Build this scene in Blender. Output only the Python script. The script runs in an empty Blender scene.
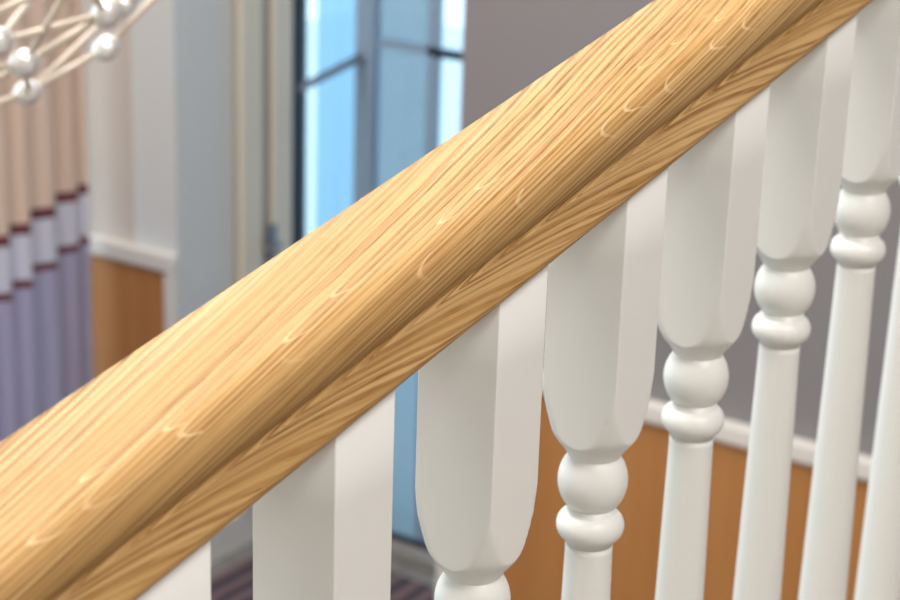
import bpy, bmesh, math, random
from mathutils import Vector, Matrix
random.seed(4)
S = bpy.context.scene
COL = S.collection

# ------------------------------------------------------------------ camera
FPX, PITCH, YAW, ROLL = 1904.46, 0.320753, 0.588234, 0.031772
HC = 2.6
F = Vector((-math.sin(YAW)*math.cos(PITCH), math.cos(YAW)*math.cos(PITCH), -math.sin(PITCH)))
R0 = Vector((math.cos(YAW), math.sin(YAW), 0)); U0 = R0.cross(F)
R = R0*math.cos(ROLL) + U0*math.sin(ROLL); U = U0*math.cos(ROLL) - R0*math.sin(ROLL)
CAM = Vector((0, 0, HC))
cd = bpy.data.cameras.new('camera'); cam = bpy.data.objects.new('camera', cd); COL.objects.link(cam)
M = Matrix((R, U, -F)).transposed().to_4x4(); M.translation = CAM
cam.matrix_world = M
cd.sensor_fit = 'HORIZONTAL'; cd.sensor_width = 36; cd.lens = 36*FPX/900
cd.clip_start = 0.05
cd.dof.use_dof = True; cd.dof.focus_distance = .95; cd.dof.aperture_fstop = 11.5
S.camera = cam

def on(px, py, ax, val):
    """point of the place seen along one line of sight, on the plane axis = val"""
    d = F + R*((px-450)/FPX) + U*((300-py)/FPX)
    return CAM + d*((val-CAM[ax])/d[ax])
def at_depth(px, py, z):
    return CAM + (F + R*((px-450)/FPX) + U*((300-py)/FPX))*z

# ------------------------------------------------------------------ materials
def srgb(r, g, b):
    f = lambda c: (c/255/12.92 if c/255 <= .04045 else ((c/255+.055)/1.055)**2.4)
    return (f(r), f(g), f(b), 1)
def newmat(name):
    m = bpy.data.materials.new(name); m.use_nodes = True
    nt = m.node_tree; return m, nt, nt.nodes['Principled BSDF'], nt.nodes, nt.links
def paint(name, col, rough=.5, bump=.02, scale=60, metal=0, var=.04, spec=.5):
    m, nt, b, N, L = newmat(name)
    tc = N.new('ShaderNodeTexCoord'); n = N.new('ShaderNodeTexNoise'); n.inputs['Scale'].default_value = scale
    n.inputs['Detail'].default_value = 4
    L.new(tc.outputs['Object'], n.inputs['Vector'])
    mx = N.new('ShaderNodeMix'); mx.data_type = 'RGBA'
    mx.inputs[6].default_value = col
    mx.inputs[7].default_value = tuple(c*(1-var) for c in col[:3])+(1,)
    L.new(n.outputs['Fac'], mx.inputs[0]); L.new(mx.outputs[2], b.inputs['Base Color'])
    bp = N.new('ShaderNodeBump'); bp.inputs['Strength'].default_value = bump; bp.inputs['Distance'].default_value = .002
    L.new(n.outputs['Fac'], bp.inputs['Height']); L.new(bp.outputs['Normal'], b.inputs['Normal'])
    b.inputs['Roughness'].default_value = rough; b.inputs['Metallic'].default_value = metal
    b.inputs['Specular IOR Level'].default_value = spec
    return m

def oak_rail():
    m, nt, b, N, L = newmat('oak_rail')
    def nd(t, **k):
        n = N.new(t)
        for a, v in k.items(): setattr(n, a, v)
        return n
    def mth(op, a=None, bb=None, c=None, clamp=False):
        n = nd('ShaderNodeMath', operation=op, use_clamp=clamp)
        for i, x in enumerate((a, bb, c)):
            if x is None: continue
            if isinstance(x, (int, float)): n.inputs[i].default_value = x
            else: L.new(x, n.inputs[i])
        return n.outputs[0]
    def rng(x, a, bb, c=0, d=1):
        n = nd('ShaderNodeMapRange'); L.new(x, n.inputs[0])
        for i, v in enumerate((a, bb, c, d)): n.inputs[i+1].default_value = v
        return n.outputs[0]
    def vec(x, y, z):
        n = nd('ShaderNodeCombineXYZ')
        for i, v in enumerate((x, y, z)):
            if isinstance(v, (int, float)): n.inputs[i].default_value = v
            else: L.new(v, n.inputs[i])
        return n.outputs[0]
    def noise(v, scale, detail=3, rough=.5):
        n = nd('ShaderNodeTexNoise'); L.new(v, n.inputs['Vector'])
        n.inputs['Scale'].default_value = scale; n.inputs['Detail'].default_value = detail; n.inputs['Roughness'].default_value = rough
        return n.outputs['Fac']
    tc = nd('ShaderNodeTexCoord'); sp = nd('ShaderNodeSeparateXYZ'); L.new(tc.outputs['Object'], sp.inputs[0])
    v, l, w = sp.outputs
    # growth rings run a few degrees off the rail's axis
    g = mth('ADD', mth('ADD', v, mth('MULTIPLY', l, .165)), mth('ADD', mth('MULTIPLY', mth('MAXIMUM', mth('SUBTRACT', w, .2316), 0), -1.6), mth('MULTIPLY', mth('MINIMUM', mth('SUBTRACT', w, .2316), 0), 1.7)))
    big = noise(vec(mth('MULTIPLY', g, 9), mth('MULTIPLY', l, 2.2), 3.1), 1.6, 2)
    gw = mth('ADD', g, mth('MULTIPLY', mth('SUBTRACT', big, .5), .012))
    # early / late wood lines of uneven spacing
    sine = mth('MULTIPLY_ADD', mth('SINE', mth('MULTIPLY_ADD', gw, 6.2832/.0047, mth('MULTIPLY', noise(vec(mth('MULTIPLY', gw, 90), mth('MULTIPLY', l, 2.5), 9.0), 1.0, 2), 14))), .16, .5)
    ring = noise(vec(mth('MULTIPLY', gw, 270), mth('MULTIPLY', l, 2.0), 0.4), 1.0, 1.5)
    ring2 = noise(vec(mth('MULTIPLY', gw, 620), mth('MULTIPLY', l, 6), 7.4), 1.0, 2)
    pore = noise(vec(mth('MULTIPLY', gw, 2000), mth('MULTIPLY', l, 45), 2.2), 1.0, 2)
    ring = mth('ADD', mth('MULTIPLY', sine, .62), mth('MULTIPLY', ring, .40))
    wide = noise(vec(mth('MULTIPLY', gw, 55), mth('MULTIPLY', l, 1.5), 1.7), 1.0, 1)
    r1 = rng(ring, .47, .60); r2 = rng(ring2, .48, .64)
    late = mth('MAXIMUM', r1, mth('MULTIPLY', r2, .65))
    late = mth('MULTIPLY', late, rng(pore, .25, .60, .35, 1.0))
    cr = nd('ShaderNodeMix', data_type='RGBA'); cr.inputs[6].default_value = srgb(*OAK_LIGHT); cr.inputs[7].default_value = srgb(*OAK_DARK)
    L.new(mth('MULTIPLY', late, .95), cr.inputs[0])
    c2 = nd('ShaderNodeMix', data_type='RGBA'); c2.inputs[7].default_value = srgb(*OAK_WARM)
    L.new(cr.outputs[2], c2.inputs[6]); L.new(rng(wide, .42, .62, 0, .55), c2.inputs[0])
    pr = nd('ShaderNodeMix', data_type='RGBA'); pr.inputs[7].default_value = srgb(*OAK_PORE)
    L.new(c2.outputs[2], pr.inputs[6])
    L.new(mth('MULTIPLY', rng(pore, .60, .74), mth('ADD', .35, mth('MULTIPLY', r1, .4))), pr.inputs[0])
    # pale medullary flecks: small crescents, scattered near the rounded edge
    vo = nd('ShaderNodeTexVoronoi', voronoi_dimensions='2D', feature='F1')
    fv = vec(mth('MULTIPLY', l, 25), mth('MULTIPLY', mth('ADD', v, mth('MULTIPLY', noise(vec(l, 0, 0), 60, 1), .002)), 78), 0)
    L.new(fv, vo.inputs['Vector']); vo.inputs['Scale'].default_value = 1; vo.inputs['Randomness'].default_value = .9
    sf = nd('ShaderNodeSeparateXYZ'); L.new(fv, sf.inputs[0]); sq = nd('ShaderNodeSeparateXYZ'); L.new(vo.outputs['Position'], sq.inputs[0])
    dx = mth('SUBTRACT', sf.outputs[0], sq.outputs[0]); dy = mth('SUBTRACT', sf.outputs[1], sq.outputs[1])
    par = mth('SUBTRACT', dx, mth('MULTIPLY', mth('MULTIPLY', dy, dy), 7.0))
    line = rng(mth('ABSOLUTE', mth('ADD', par, .12)), .025, .06, 1, 0)
    line = mth('MULTIPLY', line, rng(mth('ABSOLUTE', dy), .20, .30, 1, 0))
    band = mth('MULTIPLY', rng(v, .008, .014), rng(v, .030, .033, 1, 0))
    band = mth('MULTIPLY', band, rng(w, .246, .250))
    rc = nd('ShaderNodeSeparateColor'); L.new(vo.outputs['Color'], rc.inputs[0])
    line = mth('MULTIPLY', mth('MULTIPLY', line, band), rng(rc.outputs[0], .35, .5))
    fl = nd('ShaderNodeMix', data_type='RGBA'); fl.inputs[7].default_value = srgb(*OAK_FLECK)
    L.new(pr.outputs[2], fl.inputs[6]); L.new(mth('MULTIPLY', line, .42), fl.inputs[0])
    L.new(fl.outputs[2], b.inputs['Base Color'])
    b.inputs['Roughness'].default_value = .5
    b.inputs['Specular IOR Level'].default_value = .22
    bp = nd('ShaderNodeBump'); bp.inputs['Strength'].default_value = .12; bp.inputs['Distance'].default_value = .0006
    L.new(mth('SUBTRACT', 1.0, late), bp.inputs['Height']); L.new(bp.outputs['Normal'], b.inputs['Normal'])
    return m

def oak_panel():
    m, nt, b, N, L = newmat('oak_panel')
    tc = N.new('ShaderNodeTexCoord'); mp = N.new('ShaderNodeMapping'); mp.inputs['Scale'].default_value = (14, 14, .8)
    L.new(tc.outputs['Object'], mp.inputs[0])
    n = N.new('ShaderNodeTexNoise'); n.inputs['Scale'].default_value = 2; n.inputs['Detail'].default_value = 5
    L.new(mp.outputs[0], n.inputs['Vector'])
    mx = N.new('ShaderNodeMix'); mx.data_type = 'RGBA'
    mx.inputs[6].default_value = srgb(*PANEL_A); mx.inputs[7].default_value = srgb(*PANEL_B)
    L.new(n.outputs['Fac'], mx.inputs[0]); L.new(mx.outputs[2], b.inputs['Base Color'])
    b.inputs['Roughness'].default_value = .38
    return m

def curtain_cloth():
    m, nt, b, N, L = newmat('curtain_cloth')
    tc = N.new('ShaderNodeTexCoord'); sp = N.new('ShaderNodeSeparateXYZ'); L.new(tc.outputs['Object'], sp.inputs[0])
    cr = N.new('ShaderNodeValToRGB'); cr.color_ramp.interpolation = 'CONSTANT'
    k = N.new('ShaderNodeMapRange'); k.inputs[1].default_value = 0; k.inputs[2].default_value = 2.0
    L.new(sp.outputs[2], k.inputs[0]); L.new(k.outputs[0], cr.inputs[0])
    st = [(0, CURT_LOW), (.985, CURT_BAND), (1.015, CURT_MID), (1.135, CURT_BAND), (1.165, CURT_TOP)]
    e = cr.color_ramp.elements
    e[0].position = 0; e[0].color = srgb(*st[0][1]); e[1].position = st[1][0]/2; e[1].color = srgb(*st[1][1])
    for z, c in st[2:]:
        x = e.new(z/2); x.color = srgb(*c)
    n = N.new('ShaderNodeTexNoise'); mp = N.new('ShaderNodeMapping'); mp.inputs['Scale'].default_value = (90, 90, 3)
    L.new(tc.outputs['Object'], mp.inputs[0]); L.new(mp.outputs[0], n.inputs['Vector']); n.inputs['Scale'].default_value = 1
    mr = N.new('ShaderNodeMapRange'); L.new(n.outputs['Fac'], mr.inputs[0]); mr.inputs[3].default_value = .82; mr.inputs[4].default_value = 1.12
    mu = N.new('ShaderNodeMix'); mu.data_type = 'RGBA'; mu.blend_type = 'MULTIPLY'; mu.inputs[0].default_value = 1
    L.new(cr.outputs[0], mu.inputs[6]); L.new(mr.outputs[0], mu.inputs[7])
    L.new(mu.outputs[2], b.inputs['Base Color'])
    b.inputs['Roughness'].default_value = .7; b.inputs['Sheen Weight'].default_value = .2
    return m

def rug_wool():
    m, nt, b, N, L = newmat('rug_wool')
    tc = N.new('ShaderNodeTexCoord')
    wv = N.new('ShaderNodeTexWave'); wv.bands_direction = 'X'; wv.inputs['Scale'].default_value = 4.5; wv.inputs['Distortion'].default_value = 1.5
    wv.inputs['Detail'].default_value = 3; L.new(tc.outputs['Object'], wv.inputs['Vector'])
    cr = N.new('ShaderNodeValToRGB'); e = cr.color_ramp.elements
    e[0].position = .2; e[0].color = srgb(62, 55, 66); e[1].position = .9; e[1].color = srgb(128, 100, 98)
    x = e.new(.55); x.color = srgb(88, 80, 92)
    L.new(wv.outputs['Fac'], cr.inputs[0]); L.new(cr.outputs[0], b.inputs['Base Color']); b.inputs['Roughness'].default_value = .95
    return m

def floor_boards():
    m, nt, b, N, L = newmat('floor_boards')
    tc = N.new('ShaderNodeTexCoord'); br = N.new('ShaderNodeTexBrick'); L.new(tc.outputs['Object'], br.inputs['Vector'])
    br.inputs['Color1'].default_value = srgb(150, 146, 142); br.inputs['Color2'].default_value = srgb(128, 124, 122); br.inputs['Mortar'].default_value = srgb(80, 78, 78)
    br.inputs['Scale'].default_value = 1; br.inputs['Mortar Size'].default_value = .004; br.inputs['Brick Width'].default_value = 1.2; br.inputs['Row Height'].default_value = .16
    L.new(br.outputs['Color'], b.inputs['Base Color']); b.inputs['Roughness'].default_value = .45
    return m

def glass_pane():
    m, nt, b, N, L = newmat('window_glass')
    N.remove(b)
    t = N.new('ShaderNodeBsdfTransparent'); t.inputs[0].default_value = (.90, .97, 1, 1)
    g = N.new('ShaderNodeBsdfGlossy'); g.inputs['Roughness'].default_value = .02
    fr = N.new('ShaderNodeFresnel'); fr.inputs[0].default_value = 1.35
    mx = N.new('ShaderNodeMixShader'); L.new(fr.outputs[0], mx.inputs[0]); L.new(t.outputs[0], mx.inputs[1]); L.new(g.outputs[0], mx.inputs[2])
    L.new(mx.outputs[0], N['Material Output'].inputs[0])
    return m

def sheer(name, col, through):
    """thin blue roller blind: cloth that lets daylight through"""
    m, nt, b, N, L = newmat(name)
    N.remove(b)
    c = srgb(*col)
    tr = N.new('ShaderNodeBsdfTranslucent'); tr.inputs[0].default_value = c
    df = N.new('ShaderNodeBsdfDiffuse'); df.inputs[0].default_value = c
    tp = N.new('ShaderNodeBsdfTransparent'); tp.inputs[0].default_value = c
    n = N.new('ShaderNodeTexNoise'); tc = N.new('ShaderNodeTexCoord'); L.new(tc.outputs['Object'], n.inputs['Vector']); n.inputs['Scale'].default_value = 3
    mr = N.new('ShaderNodeMapRange'); L.new(n.outputs['Fac'], mr.inputs[0]); mr.inputs[3].default_value = through-.06; mr.inputs[4].default_value = through+.06
    a = N.new('ShaderNodeMixShader'); a.inputs[0].default_value = .3; L.new(tr.outputs[0], a.inputs[1]); L.new(df.outputs[0], a.inputs[2])
    o = N.new('ShaderNodeMixShader'); L.new(mr.outputs[0], o.inputs[0]); L.new(a.outputs[0], o.inputs[1]); L.new(tp.outputs[0], o.inputs[2])
    L.new(o.outputs[0], N['Material Output'].inputs[0])
    return m

OAK_LIGHT, OAK_DARK, OAK_WARM, OAK_PORE, OAK_FLECK = (206, 170, 117), (138, 95, 48), (184, 143, 86), (98, 58, 26), (242, 216, 172)
PANEL_A, PANEL_B = (198, 142, 84), (172, 114, 62)
CURT_TOP, CURT_MID, CURT_LOW, CURT_BAND = (238, 212, 194), (224, 226, 244), (182, 181, 214), (116, 56, 70)
MT = dict(
    oak=oak_rail(), panel=oak_panel(), curtain=curtain_cloth(), rug=rug_wool(), floor=floor_boards(), glass=glass_pane(),
    white=paint('baluster_paint', srgb(238, 239, 236), .38, .03, 40, var=.02),
    trim=paint('trim_paint', srgb(232, 229, 224), .4),
    wall=paint('wall_plaster', srgb(210, 200, 192), .8, .05, 90),
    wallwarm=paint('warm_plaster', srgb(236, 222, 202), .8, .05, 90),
    wallshade=paint('shaded_plaster', srgb(138, 135, 138), .8, .05, 90),  # plaster colour darkened to stand in for the light falling off here
    wallcool=paint('reveal_plaster', srgb(222, 226, 228), .8, .05, 90),
    casing=paint('casing_paint', srgb(236, 226, 208), .5),
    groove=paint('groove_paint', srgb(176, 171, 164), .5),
    ceiling=paint('ceiling_plaster', srgb(240, 238, 234), .9),
    frame=paint('shaded_frame_paint', srgb(150, 178, 206), .45),  # white frame, its bluish shade put into the colour
    bargrey=paint('casement_paint', srgb(104, 116, 134), .5),
    framedark=paint('window_seal', srgb(28, 40, 58), .5),
    chrome=paint('chrome', srgb(250, 250, 250), .13, 0, 40, metal=.45, var=.0),
    champagne=paint('champagne_metal', srgb(226, 212, 196), .4, 0, 40, metal=.1),
    bronze=paint('latch_metal', srgb(140, 140, 144), .35, 0, 40, metal=.5),
    stone=paint('threshold_stone', srgb(165, 163, 160), .6, .05, 40),
    terrace=paint('terrace_stone', srgb(222, 232, 238), .8),
    blind=sheer('blue_blind', (204, 212, 217), .32), blindlight=sheer('light_blue_blind', (212, 232, 244), .5),
)

# ------------------------------------------------------------------ mesh helpers
def obj(name, bm, m, parent=None, smooth=False, sharp=35):
    if smooth:
        for f in bm.faces: f.smooth = True
        for e in bm.edges:
            if len(e.link_faces) == 2 and e.calc_face_angle(0) > math.radians(sharp): e.smooth = False
    me = bpy.data.meshes.new(name); bm.to_mesh(me); bm.free()
    me.materials.append(MT[m]); o = bpy.data.objects.new(name, me); COL.objects.link(o)
    if parent: o.parent = parent
    return o
def tag(o, label=None, cat=None, group=None, kind=None):
    for k, x in (('label', label), ('category', cat), ('group', group), ('kind', kind)):
        if x: o[k] = x
    return o
def empty(name, loc, label, cat, group=None):
    o = bpy.data.objects.new(name, None); COL.objects.link(o); o.location = loc; o.empty_display_size = .05
    return tag(o, label, cat, group)
def box(bm, x0, x1, y0, y1, z0, z1, bev=0):
    vs = bmesh.ops.create_cube(bm, size=1)['verts']
    for q in vs: q.co = Vector(((x0+x1)/2+q.co.x*(x1-x0), (y0+y1)/2+q.co.y*(y1-y0), (z0+z1)/2+q.co.z*(z1-z0)))
    if bev:
        es = list({e for q in vs for e in q.link_edges})
        bmesh.ops.bevel(bm, geom=es, offset=bev, segments=2, affect='EDGES', profile=.5)
def B(*boxes, bev=0):
    bm = bmesh.new()
    for b in boxes: box(bm, *b, bev=bev)
    return bm
def structure(name, bm, m, parent=None, label=None):
    o = obj(name, bm, m, parent)
    if parent is None: tag(o, kind='structure')
    return o
def tube(bm, a, b, r, seg=12):
    a, b = Vector(a), Vector(b); d = b-a
    q = d.to_track_quat('Z', 'Y')
    c0 = [bm.verts.new(a+q@Vector((r*math.cos(t), r*math.sin(t), 0))) for t in (2*math.pi*i/seg for i in range(seg))]
    c1 = [bm.verts.new(b+q@Vector((r*math.cos(t), r*math.sin(t), 0))) for t in (2*math.pi*i/seg for i in range(seg))]
    for i in range(seg):
        j = (i+1) % seg; bm.faces.new((c0[i], c0[j], c1[j], c1[i]))
    bm.faces.new(c0[::-1]); bm.faces.new(c1)

# ------------------------------------------------------------------ the balustrade
SL = 0.208968
P3 = CAM + Vector((-0.494171, 0.896474, -0.474343))       # ring of the fourth baluster
D = Vector((0, math.cos(SL), math.sin(SL))); STEP = 0.129133
HB = (0.0240, 0.0222)                                     # half the square block, across and along the rail
UNDER = 0.2105/math.cos(SL)                               # underside of the rail above the ring, at the axis
TAN = math.tan(SL)

def lathe(prof, square_to=None, top_plane=None, bot_plane=None):
    """turned section; where the turning is wider than the square blank, the blank's flats show"""
    bm = bmesh.new(); rings = []
    ang = [2*math.pi*i/72 for i in range(72)]
    if square_to:
        hx, hy = square_to; ca = math.atan2(hy, hx); ang = []
        q = [ca*k/11 for k in range(11)] + [ca-.022, ca-.008, ca+.008, ca+.022] + [ca+(math.pi/2-ca)*k/11 for k in range(1, 11)]
        for base, mir in ((0, 0), (math.pi/2, 1), (math.pi, 0), (1.5*math.pi, 1)):
            ang += [base + (t if not mir else math.pi/2-t) for t in (q if not mir else [math.pi/2]+q[::-1][:-1])]
        ang = sorted(set(round(t % (2*math.pi), 6) for t in ang))
    n = len(ang)
    for iz, (z, r) in enumerate(prof):
        ring = []
        for t in ang:
            c, s_ = math.cos(t), math.sin(t); rr = r
            if square_to:
                rs = min(hx/max(abs(c), 1e-9), hy/max(abs(s_), 1e-9))
                rr = min(r, rs, math.hypot(hx, hy)*.9915)
            x, y = rr*c, rr*s_; zz = z
            if top_plane is not None and iz == len(prof)-1: zz = top_plane + y*TAN
            if bot_plane is not None and iz == 0: zz = bot_plane + y*TAN
            ring.append(bm.verts.new((x, y, zz)))
        rings.append(ring)
    for a, b in zip(rings, rings[1:]):
        for i in range(n):
            j = (i+1) % n; bm.faces.new((a[i], a[j], b[j], b[i]))
    bm.faces.new(rings[0][::-1]); bm.faces.new(rings[-1])
    return bm
def spline(pts, n=5):
    """smooth profile through (z, r) points"""
    out = []
    P = [pts[0]] + list(pts) + [pts[-1]]
    for i in range(1, len(P)-2):
        p0, p1, p2, p3 = P[i-1:i+3]
        for k in range(n):
            t = k/n
            out.append(tuple(.5*((2*p1[a]) + (-p0[a]+p2[a])*t + (2*p0[a]-5*p1[a]+4*p2[a]-p3[a])*t*t + (-p0[a]+3*p1[a]-3*p2[a]+p3[a])*t**3) for a in (0, 1)))
    out.append(pts[-1])
    return out
def arc(zc, r, h, a0, a1, n=14, base=0):
    return [(zc+h*math.sin(a0+(a1-a0)*k/n), base+(r-base)*math.cos(a0+(a1-a0)*k/n)) for k in range(n+1)]

BASEZ = -0.74
block_prof = spline([(.0440, .0150), (.0462, .0163), (.0495, .0184), (.053, .0213), (.057, .0241), (.061, .0259), (.066, .0274), (.074, .0295), (.082, .0311), (.097, .0326), (.115, .0335), (.130, .0345)], 14) + [(.15, .05), (.17, .05), (.20, .05)]
ball_prof = arc(.0287, .0205, .0228, -.80, .80)
ring_prof = [(-.0125, .0137)] + arc(.0, .0200, .0092, -1.25, 1.25, 16, .0118) + [(.0125, .0147)]
shaft_prof = [(z/1000, .0137 + .0157*(-z/1000)) for z in range(-520, -11, 12)] + [(-.0118, .0140)]
foot_prof = [(BASEZ, .05), (-.70, .05), (-.66, .05)] + spline([(-.645, .0345), (-.62, .031), (-.60, .0235), (-.590, .0175)], 5)
bead_prof = [(-.592, .0175)] + arc(-.572, .0225, .018, -.9, .9) + arc(-.540, .0240, .0115, -1.2, 1.2, 12, .018) + [(-.519, .0215)]

SHIFT = {0: -.0050, 1: -.0036, 2: .0014}      # the fitter's small irregularities
def baluster(k, label):
    loc = P3 + D*(STEP*(k-3) + SHIFT.get(k, 0))
    e = empty('baluster', loc + Vector((0, 0, BASEZ)), label, 'baluster', 'turned white balusters under the oak handrail')
    for nm, bm in parts:
        o = bpy.data.objects.new(nm, bm); COL.objects.link(o); o.parent = e; o.location = (0, 0, -BASEZ)
    return e
def pm(name, bm, sharp=28):
    o = obj(name, bm, 'white', smooth=True, sharp=sharp); me = o.data; bpy.data.objects.remove(o); return me
parts = [('square_block', pm('square_block', lathe(block_prof, HB, top_plane=UNDER), 11)),
         ('turned_ball', pm('turned_ball', lathe(ball_prof))),
         ('turned_ring', pm('turned_ring', lathe(ring_prof))),
         ('shaft', pm('shaft', lathe(shaft_prof))),
         ('base_bead', pm('base_bead', lathe(bead_prof))),
         ('base_block', pm('base_block', lathe(foot_prof, HB, bot_plane=BASEZ), 20))]
labels = [
    'white baluster at the bottom left corner, only a sliver of flat block showing under handrail',
    'white baluster showing just a plain square block, second from the left, beside the blue gap',
    'white baluster third from the left, rounded square block ending in a ball at bottom edge',
    'white baluster fourth from the left, ball and ring both in front of brown panelling',
    'white baluster fifth from the left, its ring just above the top of the brown panelling',
    'white baluster sixth from the left, its ball and ring against the grey wall mid height',
    'white baluster seventh from the left, its ball high up close to the right edge',
    'white baluster farthest right, only its slanting shaft and part of its block inside the picture',
]
for k, lb in enumerate(labels): baluster(k, lb)

# handrail: profile across (v) and up (w), run along its length
def rail_profile():
    lower = [(.0276, .2374), (.0256, .2347), (.0242, .2334), (.0238, .2328), (.0246, .2322), (.0258, .2313)]
    lower += [(.0260 + .0049*t**2.0, .2312 - .0146*t) for t in (.2, .4, .6, .8, 1.0)]      # cove flaring out
    lower += [(.0309, .2140), (.0297, .2118), (.0286, .2105)]
    nose = lambda cx, cz: [(cx + .0135*math.cos(a), cz + .0155*math.sin(a)) for a in (math.radians(90-10*i) for i in range(15))]
    near = nose(.0195, .2500) + lower
    far = nose(.0240, .2525) + lower
    crown = [(-.018, .2684), (-.009, .2683), (0, .2677), (.009, .2668), (.015, .2660)]
    return near + [(-v, w) for v, w in far[::-1]] + crown
prof = rail_profile()
bm = bmesh.new()
L0, L1 = -STEP*4.6, STEP*6.6
st = [L0 + (L1-L0)*i/24 for i in range(25)]
rows = [[bm.verts.new((v, s, w)) for v, w in prof] for s in st]
n = len(prof)
for a, b in zip(rows, rows[1:]):
    for i in range(n):
        j = (i+1) % n; bm.faces.new((a[i], a[j], b[j], b[i]))
bm.faces.new(rows[0]); bm.faces.new(rows[-1][::-1])
bmesh.ops.recalc_face_normals(bm, faces=bm.faces[:])
rail = obj('handrail', bm, 'oak', smooth=True, sharp=38)
rail.location = P3; rail.rotation_euler = (SL, 0, 0)
tag(rail, 'pale oak handrail with moulded side running diagonally along the tops of the white balusters', 'handrail')

# string board and stair wall under the balusters (below the picture)
bm = bmesh.new()
def prism(bm, x0, x1, yz):
    a = [bm.verts.new((x0, y, z)) for y, z in yz]; b = [bm.verts.new((x1, y, z)) for y, z in yz]
    k = len(yz)
    for i in range(k): bm.faces.new((a[i], a[(i+1) % k], b[(i+1) % k], b[i]))
    bm.faces.new(a[::-1]); bm.faces.new(b)
    bmesh.ops.recalc_face_normals(bm, faces=bm.faces[:])
ya, yb = P3.y - .6, P3.y + .86
zs = lambda y, dz: P3.z + BASEZ + (y-P3.y)*TAN + dz
prism(bm, P3.x-.045, P3.x+.045, [(ya, zs(ya, -.05)), (yb, zs(yb, -.05)), (yb, zs(yb, 0)), (ya, zs(ya, 0))])
structure('trim_1', bm, 'trim')
bm = bmesh.new()
prism(bm, P3.x-.035, P3.x+.035, [(ya, 0), (yb, 0), (yb, zs(yb, -.05)), (ya, zs(ya, -.05))])
structure('wall_stair', bm, 'wall')

# ------------------------------------------------------------------ the room beyond
YL, YR, YW, XA = 3.85, 3.68, 4.385, -3.50
CEIL = 4.4
structure('floor', B((-7, 3, -3, 4.6, -.1, 0)), 'floor')
structure('ceiling', B((-7, 3, -3, 4.6, CEIL, CEIL+.1)), 'ceiling')
structure('wall_left', B((-7, XA-.16, YL, YL+.12, 0, CEIL)), 'wall')
structure('wall_reveal', B((XA-.16, XA, YL, YW+.02, 0, CEIL)), 'wallcool')
XR = on(462, 60, 1, YR).x
structure('wall_right', B((XR, 3, YR, YR+.12, 0, CEIL), (XR, XR+.12, YR+.12, YW+.02, 0, CEIL)), 'wallshade')
structure('wall_side_added', B((3, 3.1, -3, 4.6, 0, CEIL)), 'wall')  # unseen wall, added to cut ambient light from this side
structure('wall_back', B((-7, 3, -3.1, -3, 0, CEIL)), 'wallwarm')

# wood wainscot with white cap on both walls
w1 = structure('trim_2', B((-7, XA-.028, YL-.02, YL, .0, .948)), 'panel')
structure('cap_rail', B((-7, XA+.012, YL-.034, YL, .948, 1.004), bev=.008), 'trim', w1)
structure('end_post', B((XA-.028, XA+.012, YL-.03, YL, .0, .948), bev=.004), 'trim', w1)
w2 = structure('trim_3', B((XR+.02, 3, YR-.02, YR, .0, .963)), 'panel')
structure('cap_rail', B((XR-.01, 3, YR-.036, YR, .963, 1.012), bev=.008), 'trim', w2)
structure('end_post', B((XR-.01, XR+.02, YR-.03, YR, .0, .963), bev=.004), 'trim', w2)
structure('baseboard_left', B((XA, XA+.02, YL+.02, YW, 0, .11)), 'trim')

# casing on the reveal, two mouldings with a groove between
def ya_(px): return on(px, 200, 0, XA).y
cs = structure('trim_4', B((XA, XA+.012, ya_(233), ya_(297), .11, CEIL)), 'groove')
structure('moulding', B((XA+.012, XA+.03, ya_(234), ya_(256), .11, CEIL), bev=.006), 'casing', cs)
structure('moulding', B((XA+.012, XA+.03, ya_(266), ya_(285), .11, CEIL), bev=.006), 'casing', cs)
h = on(271, 243, 0, XA+.03)
hd = empty('door_latch', (XA+.03, h.y, h.z-.05), 'small grey metal latch on the beige casing left of the blue window', 'latch')
obj('latch_plate', B((0, .006, -.022, .022, 0, .11), bev=.003), 'bronze', hd)
bm = bmesh.new(); tube(bm, (.006, 0, .05), (.035, 0, .05), .008); tube(bm, (.035, .004, .05), (.035, -.06, .05), .008)
obj('lever', bm, 'bronze', hd, True)

# window: frame, glass, blue blinds, sky beyond
def xw(px, y=YW): return on(px, 60, 1, y).x
SILL = .03
win = structure('window_1', B((XA, XR+.12, YW-.06, 4.6, 0, SILL)), 'stone')
bar_z = on(448, 54, 1, YW).z
YB = YW+.018
fr = B((xw(427), xw(439), YW, YB, SILL, CEIL), (xw(357), xw(376), YW-.01, YB, SILL, CEIL),
       (xw(376), XR+.12, YW, YB, bar_z-.012, bar_z+.012), (XA, XR+.12, YW, YB, CEIL-.1, CEIL))
structure('window_frame', fr, 'frame', win)
structure('window_seal', B((XA+.001, xw(302), YW-.004, YW, SILL, CEIL), (xw(435), XR+.12, YW-.004, YW, bar_z-.014, bar_z+.010),
                           (xw(302), XR+.12, YW-.004, YW, SILL, SILL+.022)), 'framedark', win)
structure('window_seal', B((XA, XA+.03, on(296, 200, 0, XA+.03).y, YW+.012, SILL, CEIL)), 'framedark', win)
structure('window_pane', B((xw(302), XR+.12, YW+.004, YW+.010, SILL, CEIL-.1)), 'glass', win)
structure('window_blind', B((xw(376, YB), xw(428, YB), YB, YB+.002, SILL+.01, CEIL-.1)), 'blind', win)
structure('window_blind', B((xw(317, YB), xw(359, YB), YB, YB+.002, SILL+.01, CEIL-.1)), 'blindlight', win)
# opened left casement: its slanting bar
a = on(361, 57, 1, YW-.02); b_ = on(301, 88, 2, a.z)
bm = bmesh.new(); tube(bm, a, b_, .014, 4)
structure('casement_bar', bm, 'bargrey', win)
structure('floor_terrace', B((-9, 6, 4.6, 12, -.1, 0)), 'terrace')

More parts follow.
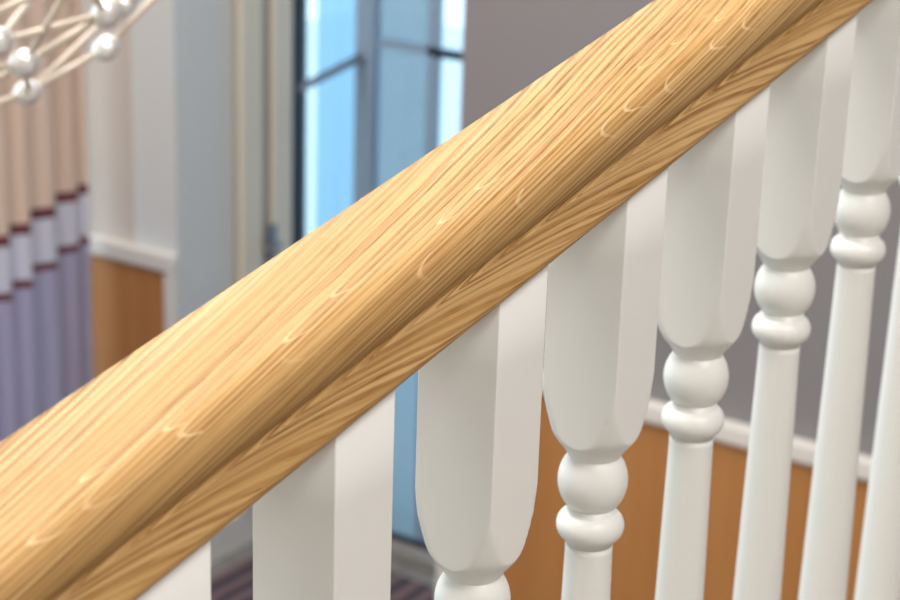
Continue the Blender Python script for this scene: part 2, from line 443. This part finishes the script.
# ------------------------------------------------------------------ curtain
def curtain():
    bm = bmesh.new()
    crest = [on(px, py, 2, 1.15) for px, py in ((88, 191), (77, 198), (55, 214), (30, 231), (9, 243))]
    # plan line through the folds, running on towards the near side
    p = [Vector((q.x, q.y)) for q in crest]
    d = (p[4]-p[2]).normalized()
    for i in range(1, 7): p.append(p[4] + d*.13*i)
    path = []
    for a, b in zip(p, p[1:]):
        t = (b-a).normalized(); nrm = Vector((-t.y, t.x))
        if nrm.x < 0: nrm = -nrm
        for k in range(12):
            u = k/12
            path.append(a.lerp(b, u) - nrm*.07*math.sin(math.pi*u)**1.0)
    path.append(p[-1])
    zs_ = [0.02 + (CEIL-.05)*i/30 for i in range(31)]
    rows = []
    for i, z in enumerate(zs_):
        rows.append([bm.verts.new((q.x, q.y, z)) for q in path])
    for a, b in zip(rows, rows[1:]):
        for i in range(len(path)-1): bm.faces.new((a[i], a[i+1], b[i+1], b[i]))
    o = obj('curtain', bm, 'curtain', smooth=True, sharp=70)
    m = o.modifiers.new('thickness', 'SOLIDIFY'); m.thickness = .003
    return o
tag(curtain(), 'pleated floor length curtain, beige above, burgundy bands and lavender grey below, by the left wall', 'curtain')

# ------------------------------------------------------------------ rug
p = on(233, 560, 2, 0)
bm = B((XA+.10, -.8, 1.6, YR-.06, 0.0, .012), (XA+.10, XR-.06, YR-.06, YW-.16, 0.0, .012))
tag(obj('rug', bm, 'rug'), 'dark purple grey striped rug on the lower floor below the blue window', 'rug')

# ------------------------------------------------------------------ chandelier
ZC = 2.1
cc = at_depth(-110, -242, ZC); RAD = 360*ZC/FPX
def node(px, py, side):
    """where the line of sight meets the cage's sphere: side -1 near, +1 far"""
    d = (at_depth(px, py, 1)-CAM).normalized(); oc = CAM-cc
    bq = d.dot(oc); disc = bq*bq-(oc.dot(oc)-RAD*RAD)
    return CAM + d*(-bq + side*math.sqrt(max(disc, 0)))
nodes = {'a': node(28, 92, 1), 'b': node(25, 63, -1), 'c': node(106, 48, 1), 'd': node(107, 13, -1), 'e': node(123, 4, 1), 'f': node(-2, 42, -1),
         'g': node(75, -24, -1), 'h': node(48, -24, 1), 'i': node(180, -30, 1), 'j': node(-62, 126, 1), 'k': node(-60, 112, -1), 'l': node(-72, 78, -1),
         'm': node(-58, 38, -1), 'n': node(165, -60, -1)}
edges = [('a', 'c'), ('a', 'e'), ('b', 'd'), ('f', 'd'), ('b', 'g'), ('m', 'g'), ('f', 'h'), ('c', 'i'), ('a', 'j'), ('b', 'k'), ('b', 'l'), ('a', 'b'),
         ('d', 'e'), ('d', 'n'), ('f', 'm'), ('l', 'k'), ('e', 'i'), ('g', 'n'), ('d', 'g')]
# the rest of the cage, outside the picture
gold = math.pi*(3-math.sqrt(5)); extra = []
for i in range(46):
    z = 1-2*(i+.5)/46; r = math.sqrt(1-z*z)
    q = cc + RAD*Vector((r*math.cos(gold*i), r*math.sin(gold*i), z))
    rel = q-CAM; dz = rel.dot(F); px, py = 450+FPX*rel.dot(R)/dz, 300-FPX*rel.dot(U)/dz
    if px > -40 and py > -40: continue
    if min((q-o_).length for o_ in nodes.values()) < RAD*.3: continue
    extra.append(q)
allp = list(nodes.items()) + [('x%d' % i, q) for i, q in enumerate(extra)]
pos = dict(allp); seen = {tuple(sorted(e)) for e in edges}
def inpic(a, b):
    for t in (i/20 for i in range(21)):
        rel = a.lerp(b, t)-CAM; dz = rel.dot(F)
        if 450+FPX*rel.dot(R)/dz > -6 and 300-FPX*rel.dot(U)/dz > -6: return True
    return False
for nm, q in allp:
    near = sorted((o_ for o_ in allp if o_[0] != nm), key=lambda o_: (o_[1]-q).length)[:4]
    for o_, qq in near:
        key = tuple(sorted((nm, o_)))
        if key in seen or inpic(q, qq) or len(edges) >= 95: continue
        seen.add(key); edges.append(key)
ch = empty('chandelier', cc, 'spherical cage chandelier of champagne rods and polished silver balls at the top left corner', 'chandelier')
ballme = None
for nm, q in allp:
    if ballme is None:
        bm = bmesh.new(); bmesh.ops.create_uvsphere(bm, u_segments=28, v_segments=18, radius=.0178)
        for v_ in bm.verts: v_.co.z *= .82
        o = obj('ball', bm, 'chrome', ch, True, 80); ballme = o.data
    else:
        o = bpy.data.objects.new('ball', ballme); COL.objects.link(o); o.parent = ch
    o.location = q-cc
    o.rotation_euler = (q-cc).to_track_quat('Z', 'Y').to_euler()
for a, b in edges:
    bm = bmesh.new(); tube(bm, pos[a]-cc, pos[b]-cc, .0040, 10); obj('rod', bm, 'champagne', ch, True)
bm = bmesh.new(); tube(bm, (0, 0, RAD*.9), (0, 0, CEIL-cc.z), .004); obj('suspension_cable', bm, 'chrome', ch, True)

# ------------------------------------------------------------------ light
KEY, TOP, FAR = 66, 56, 104
def area(name, loc, target, size, power, col=(1, 1, 1), sy=None):
    l = bpy.data.lights.new(name, 'AREA'); l.energy = power; l.color = col; l.shape = 'RECTANGLE'; l.size = size; l.size_y = sy or size
    o = bpy.data.objects.new(name, l); COL.objects.link(o); o.location = loc
    o.rotation_euler = (Vector(target)-Vector(loc)).to_track_quat('-Z', 'Y').to_euler()
    return o
area('ceiling_lamp_stair', (1.3, .3, CEIL-.03), (1.3, .3, 0), 1.2, KEY, (1, .97, .94))
area('ceiling_lamp_hall', (-1.2, .5, CEIL-.03), (-1.2, .5, 0), 1.2, TOP, (1, .96, .91))
area('ceiling_lamp_far', (-3.0, 2.3, CEIL-.03), (-3.0, 2.3, 0), 1.7, FAR, (1, .96, .91))

W = bpy.data.worlds.new('sky'); S.world = W; W.use_nodes = True
bg = W.node_tree.nodes['Background']; bg.inputs[0].default_value = (.74, .90, 1, 1); bg.inputs[1].default_value = 2.0

S.view_settings.view_transform = 'Standard'; S.view_settings.look = 'None'
S.view_settings.gamma = 1; S.view_settings.exposure = 0; S.view_settings.use_curve_mapping = False
S.cycles.use_denoising = True
S.cycles.max_bounces = 10; S.cycles.diffuse_bounces = 5; S.cycles.transparent_max_bounces = 12
